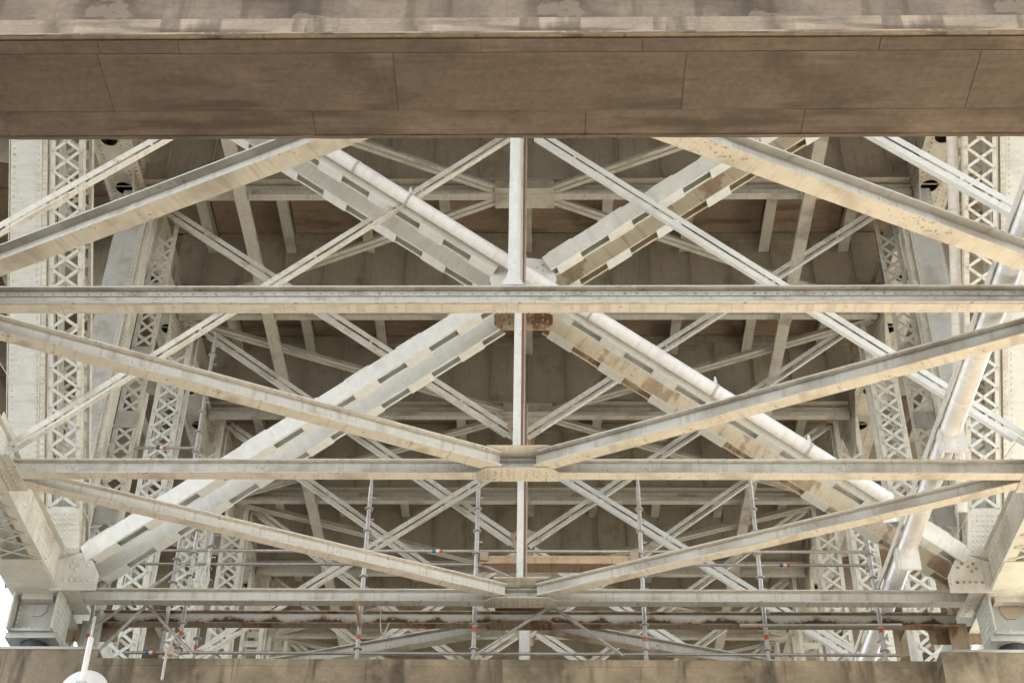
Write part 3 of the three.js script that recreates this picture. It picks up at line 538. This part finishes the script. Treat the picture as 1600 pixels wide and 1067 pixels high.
for (const s of [-1, 1]) {
  const g = thing('added_shade_girder', `added deep plate girder shading the ${side(s)} edge of the deck`, 'girder', null, [s * 15.5, 24.5, 0]);  // added girder, blocks the side sky so the deck overhang stays dark
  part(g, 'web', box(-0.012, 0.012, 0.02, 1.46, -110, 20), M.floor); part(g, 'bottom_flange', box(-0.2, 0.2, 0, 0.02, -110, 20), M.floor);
  const o = thing('traveller_rail', `flat-bottomed rail beam hung below the deck along its ${side(s)} third`, 'rail beam', null, [s * 6.3, 22.9, 0]);
  part(o, 'bottom_flange', box(-0.14, 0.14, 0, 0.025, -62, -10), M.lateral); part(o, 'web', box(-0.012, 0.012, 0.026, 0.26, -62, -10), M.grey); part(o, 'top_flange', box(-0.1, 0.1, 0.26, 0.28, -62, -10), M.lateral);
  for (let k = -2; k < 7; k++) part(o, 'hanger_clip', box(-0.16, 0.16, 0.03, 0.4, FZ(k) + 0.1, FZ(k) + 0.2), M.lateral);
}

// ---------- pipes ----------
{
  const o = thing('long_silver_pipe', 'large silver pipe running lengthwise beside the right truss on plate hangers', 'pipe', null, [6.98, 13.78, 0]);
  part(o, 'pipe_run', tubeGeo(V(-0.09, 0.03, -8.3), V(0.05, -0.06, -42), 0.175, 28), M.silver);
  part(o, 'side_channel', box(-0.27, -0.25, 0.0, 0.13, -31, -8.3), M.strut);
  for (const z of [-11.6, -15.6]) part(o, 'joint_ring', tubeGeo(V(-0.06, 0.012, z), V(-0.06, 0.012, z - 0.06), 0.182, 28), M.silver);
  for (const z of [-19.67, -23.4]) { const h = part(o, 'hanger_plate', box(-0.19, 0.17, -0.44, 0.1, z - 0.05, z), M.pale); part(h, 'side_rib', box(-0.235, -0.195, -0.44, 0.1, z - 0.2, z - 0.0), M.pale); }
  const d = thing('downpipe', 'white downpipe strapped along the right lattice column', 'pipe'); const A = V(8.0, 14.4, -23.2), B = V(8.0, 23.3, -17.45); d.position.copy(A); B.sub(A);
  part(d, 'pipe_run', tubeGeo(V(0, 0, 0), B, 0.1, 20), M.pipe); for (const f of [0.12, 0.36, 0.52, 0.78]) { const p = B.clone().multiplyScalar(f); part(d, 'strap', tubeGeo(p, p.clone().add(B.clone().normalize().multiplyScalar(0.06)), 0.11, 20), M.column); }
  const e = thing('brown_downpipe', 'brown upright pipe beside the left plated post behind the big X arm', 'pipe', null, [-8.0, 11.5, -25.2]); part(e, 'pipe_run', tubeGeo(V(0, 0, 0), V(0, 7, 0), 0.09, 18), M.lateral); part(e, 'socket', tubeGeo(V(0, 3, 0), V(0, 3.2, 0), 0.105, 18), M.lateral);
}

// ---------- scaffolding on the pier cap ----------
function standard(o, x, z, y0, y1, tape = [], r = 0.041) {
  const t = part(o, 'standard', tubeGeo(V(x, y0, z), V(x, y1, z), r, 12), M.zinc);
  part(t, 'spigot', tubeGeo(V(x, y1, z), V(x, y1 + 0.28, z), r * 0.72, 10), M.zinc);
  for (const y of range(y0 + 0.45, y1 - 0.05, 0.5)) part(t, 'rosette', tubeGeo(V(x, y, z), V(x, y + 0.014, z), 0.085, 10), M.zinc);
  for (const y of range(y0 + 0.7, y1 - 0.05, 0.5)) part(t, 'wedge', box(x + 0.02, x + 0.11, y, y + 0.03, z - 0.012, z + 0.012), M.zinc);
  for (const [y, m] of tape) part(t, 'tape_band', tubeGeo(V(x, y, z), V(x, y + 0.09, z), r + 0.003, 12), m);
}
const bar = (o, A, B, n = 'ledger', r = 0.03, m = M.zinc) => part(o, n, tubeGeo(A, B, r, 10), m);
{
  const o = thing('pier_scaffold', 'low tube scaffold with ledgers, planks and braces standing along the pier cap', 'scaffold'), z = -24.85, zr = -25.45, yb = 11.51;
  for (const [x, top] of [[-8.02, 13.3], [-6.3, 16.4], [-3.0, 16.0], [-0.87, 16.0], [2.28, 16.0], [4.5, 16.0], [6.62, 15.9]]) { standard(o, x, z, yb, top, [[12.72 + 0.1 * Math.sin(x * 5), M.orange]]); }
  for (const [x, top] of [[-6.14, 16.1], [6.74, 16.1]]) standard(o, x, zr, yb, top, [[12.74, M.orange]], 0.03);
  const tape = (x, y, zz) => { for (const [d, m] of [[0, M.blue], [0.07, M.white], [0.14, M.orange]]) part(o, 'tape_band', tubeGeo(V(x + d, y, zz), V(x + d + 0.065, y, zz), 0.034, 12), m); };
  bar(o, V(-7.6, 14.53, z), V(6.62, 14.53, z)); bar(o, V(-7.6, 14.58, zr), V(6.74, 14.58, zr)); bar(o, V(-7.3, 12.38, z), V(6.9, 12.38, z)); bar(o, V(-7.3, 12.42, zr), V(6.9, 12.42, zr));
  tape(-1.72, 14.53, z); tape(5.0, 14.58, zr); tape(-6.9, 12.38, z);
  bar(o, V(-7.0, 13.27, -24.7), V(-7.75, 12.3, -24.7), 'brace'); bar(o, V(-6.98, 13.27, -24.72), V(-6.0, 12.3, -24.72), 'brace'); bar(o, V(0.55, 13.28, -24.7), V(-0.8, 12.3, -24.7), 'brace'); bar(o, V(0.57, 13.28, -24.72), V(1.85, 12.3, -24.72), 'brace');
  bar(o, V(2.24, 14.5, z - 0.06), V(0.9, 13.7, z - 0.06), 'brace'); bar(o, V(-0.82, 14.3, z - 0.06), V(0.6, 13.6, z - 0.06), 'brace'); bar(o, V(-6.35, 14.4, z - 0.08), V(-8.0, 12.9, z - 0.08), 'brace');
  for (const [x0, x1] of [[-0.8, 2.22]]) {
    const p = part(o, 'plank', box(x0, x1, 14.35, 14.4, z - 0.5, z + 0.05), M.wood); part(p, 'edge_beam', box(x0, x1, 14.24, 14.349, z + 0.0, z + 0.045), M.wood);
    for (const x of range(x0 + 0.5, x1 - 0.3, 0.9)) part(p, 'cleat', box(x, x + 0.04, 14.23, 14.4, z + 0.051, z + 0.07), M.wood); for (const x of [x0, x1 - 0.16]) part(p, 'end_bracket', box(x, x + 0.16, 14.28, 14.47, z + 0.052, z + 0.085), M.rusty);
  }
  bar(o, V(4.4, 12.84, -24.6), V(6.95, 12.86, -24.6), 'ledger'); part(o, 'tube_cap', tubeGeo(V(4.0, 12.84, -24.6), V(4.4, 12.84, -24.6), 0.036, 10), M.ochre);
  bar(o, V(-2.98, 12.9, -24.8), V(-3.02, 13.12, -24.2), 'putlog', 0.036, M.wood);
}
{
  const o = thing('tall_scaffold_tower', 'taller scaffold bay with two guard rails standing by the left lattice posts', 'scaffold'), z = -25.1;
  standard(o, -6.68, z, 11.51, 19.8); standard(o, -8.75, z, 12.0, 18.8); standard(o, -8.6, z - 0.5, 12.0, 18.2, [], 0.028);
  bar(o, V(-8.75, 17.08, z), V(-6.68, 17.08, z)); bar(o, V(-8.75, 16.78, z), V(-6.68, 16.78, z)); for (const [d, m] of [[0, M.blue], [0.07, M.white], [0.14, M.orange]]) part(o, 'tape_band', tubeGeo(V(-7.5 + d, 17.08, z), V(-7.435 + d, 17.08, z), 0.035, 12), m);
}

// ---------- small things ----------
{
  const o = thing('dish_antenna', 'white round dish on a white pole fixed to the pier face', 'dish', null, [-7.26, 10.68, -22.85]);
  part(o, 'dish', new THREE.LatheGeometry([[0, 0], [0.2, 0.015], [0.35, 0.05], [0.42, 0.085], [0.425, 0.1], [0.41, 0.1], [0.34, 0.07], [0.0, 0.03]].map(([x, y]) => new THREE.Vector2(x, y)), 40).rotateX(-Math.PI / 2), M.white);
  part(o, 'pole', tubeGeo(V(0.02, -1.2, 0.14), V(0.02, 0.9, 0.14), 0.05, 18), M.white); part(o, 'mast', tubeGeo(V(0.02, 0.88, 0.14), V(0.02, 1.3, 0.14), 0.022, 10), M.zinc); part(o, 'clamp', box(-0.06, 0.1, -0.0, 0.09, 0.06, 0.21), M.zinc); part(o, 'wall_arm', box(-0.06, 0.0, -0.7, -0.62, -0.5, 0.1), M.zinc);
  const p = thing('hanging_tube', 'short bent tube hanging down the pier face', 'tube', null, [-6.05, 11.0, -23.2]); part(p, 'drop_tube', tubeGeo(V(0, 0.05, 0), V(0, 0.6, 0), 0.026, 10), M.zinc); part(p, 'top_tube', tubeGeo(V(0, 0.6, 0), V(0.06, 0.72, -0.4), 0.03, 10), M.zinc); part(p, 'coupler', box(0.02, 0.1, 0.52, 0.68, -0.08, 0.02), M.rusty);
  const rope = (label, pts, r, at, m = M.rope) => { const g = thing('rope', label, 'rope', null, at); part(g, 'strand', new THREE.TubeGeometry(new THREE.CatmullRomCurve3(pts.map((q) => V(...q))), 40, r, 6), m); };
  rope('white rope looped on the scaffold ledger by the left lattice posts', [[0, 0.5, 0], [0.02, 0.2, 0.02], [-0.06, -0.2, 0.02], [0.03, -0.4, 0], [0.09, -0.15, 0], [0.02, 0.1, -0.02], [-0.05, -0.1, -0.02], [0, -0.38, 0], [0.06, -0.2, 0.02], [0.03, 0.3, 0]], 0.012, [-6.0, 14.0, -24.75]);
  rope('thin wire hook hanging in front of the rusted strut', [[0.12, 0.3, 0], [0.05, 0.36, 0], [0, 0.25, 0], [0, -0.05, 0], [0.05, -0.3, 0], [0.1, -0.26, 0], [0.16, -0.08, 0]], 0.01, [-2.6, 13.0, -24.7]);
  rope('thin cable slanting across the left plated column', [[0, 0, 0], [0.02, 0.3, -2.6], [0.05, 0.4, -5.3]], 0.006, [-8.0, 13.9, -18]);
  rope('thin cable slanting across the right plated column', [[0, 0, 0], [-0.02, 0.3, -1.5], [-0.3, 0.3, -4.4]], 0.006, [8.05, 13.6, -19.4]);
}

renderer.render(scene, camera);
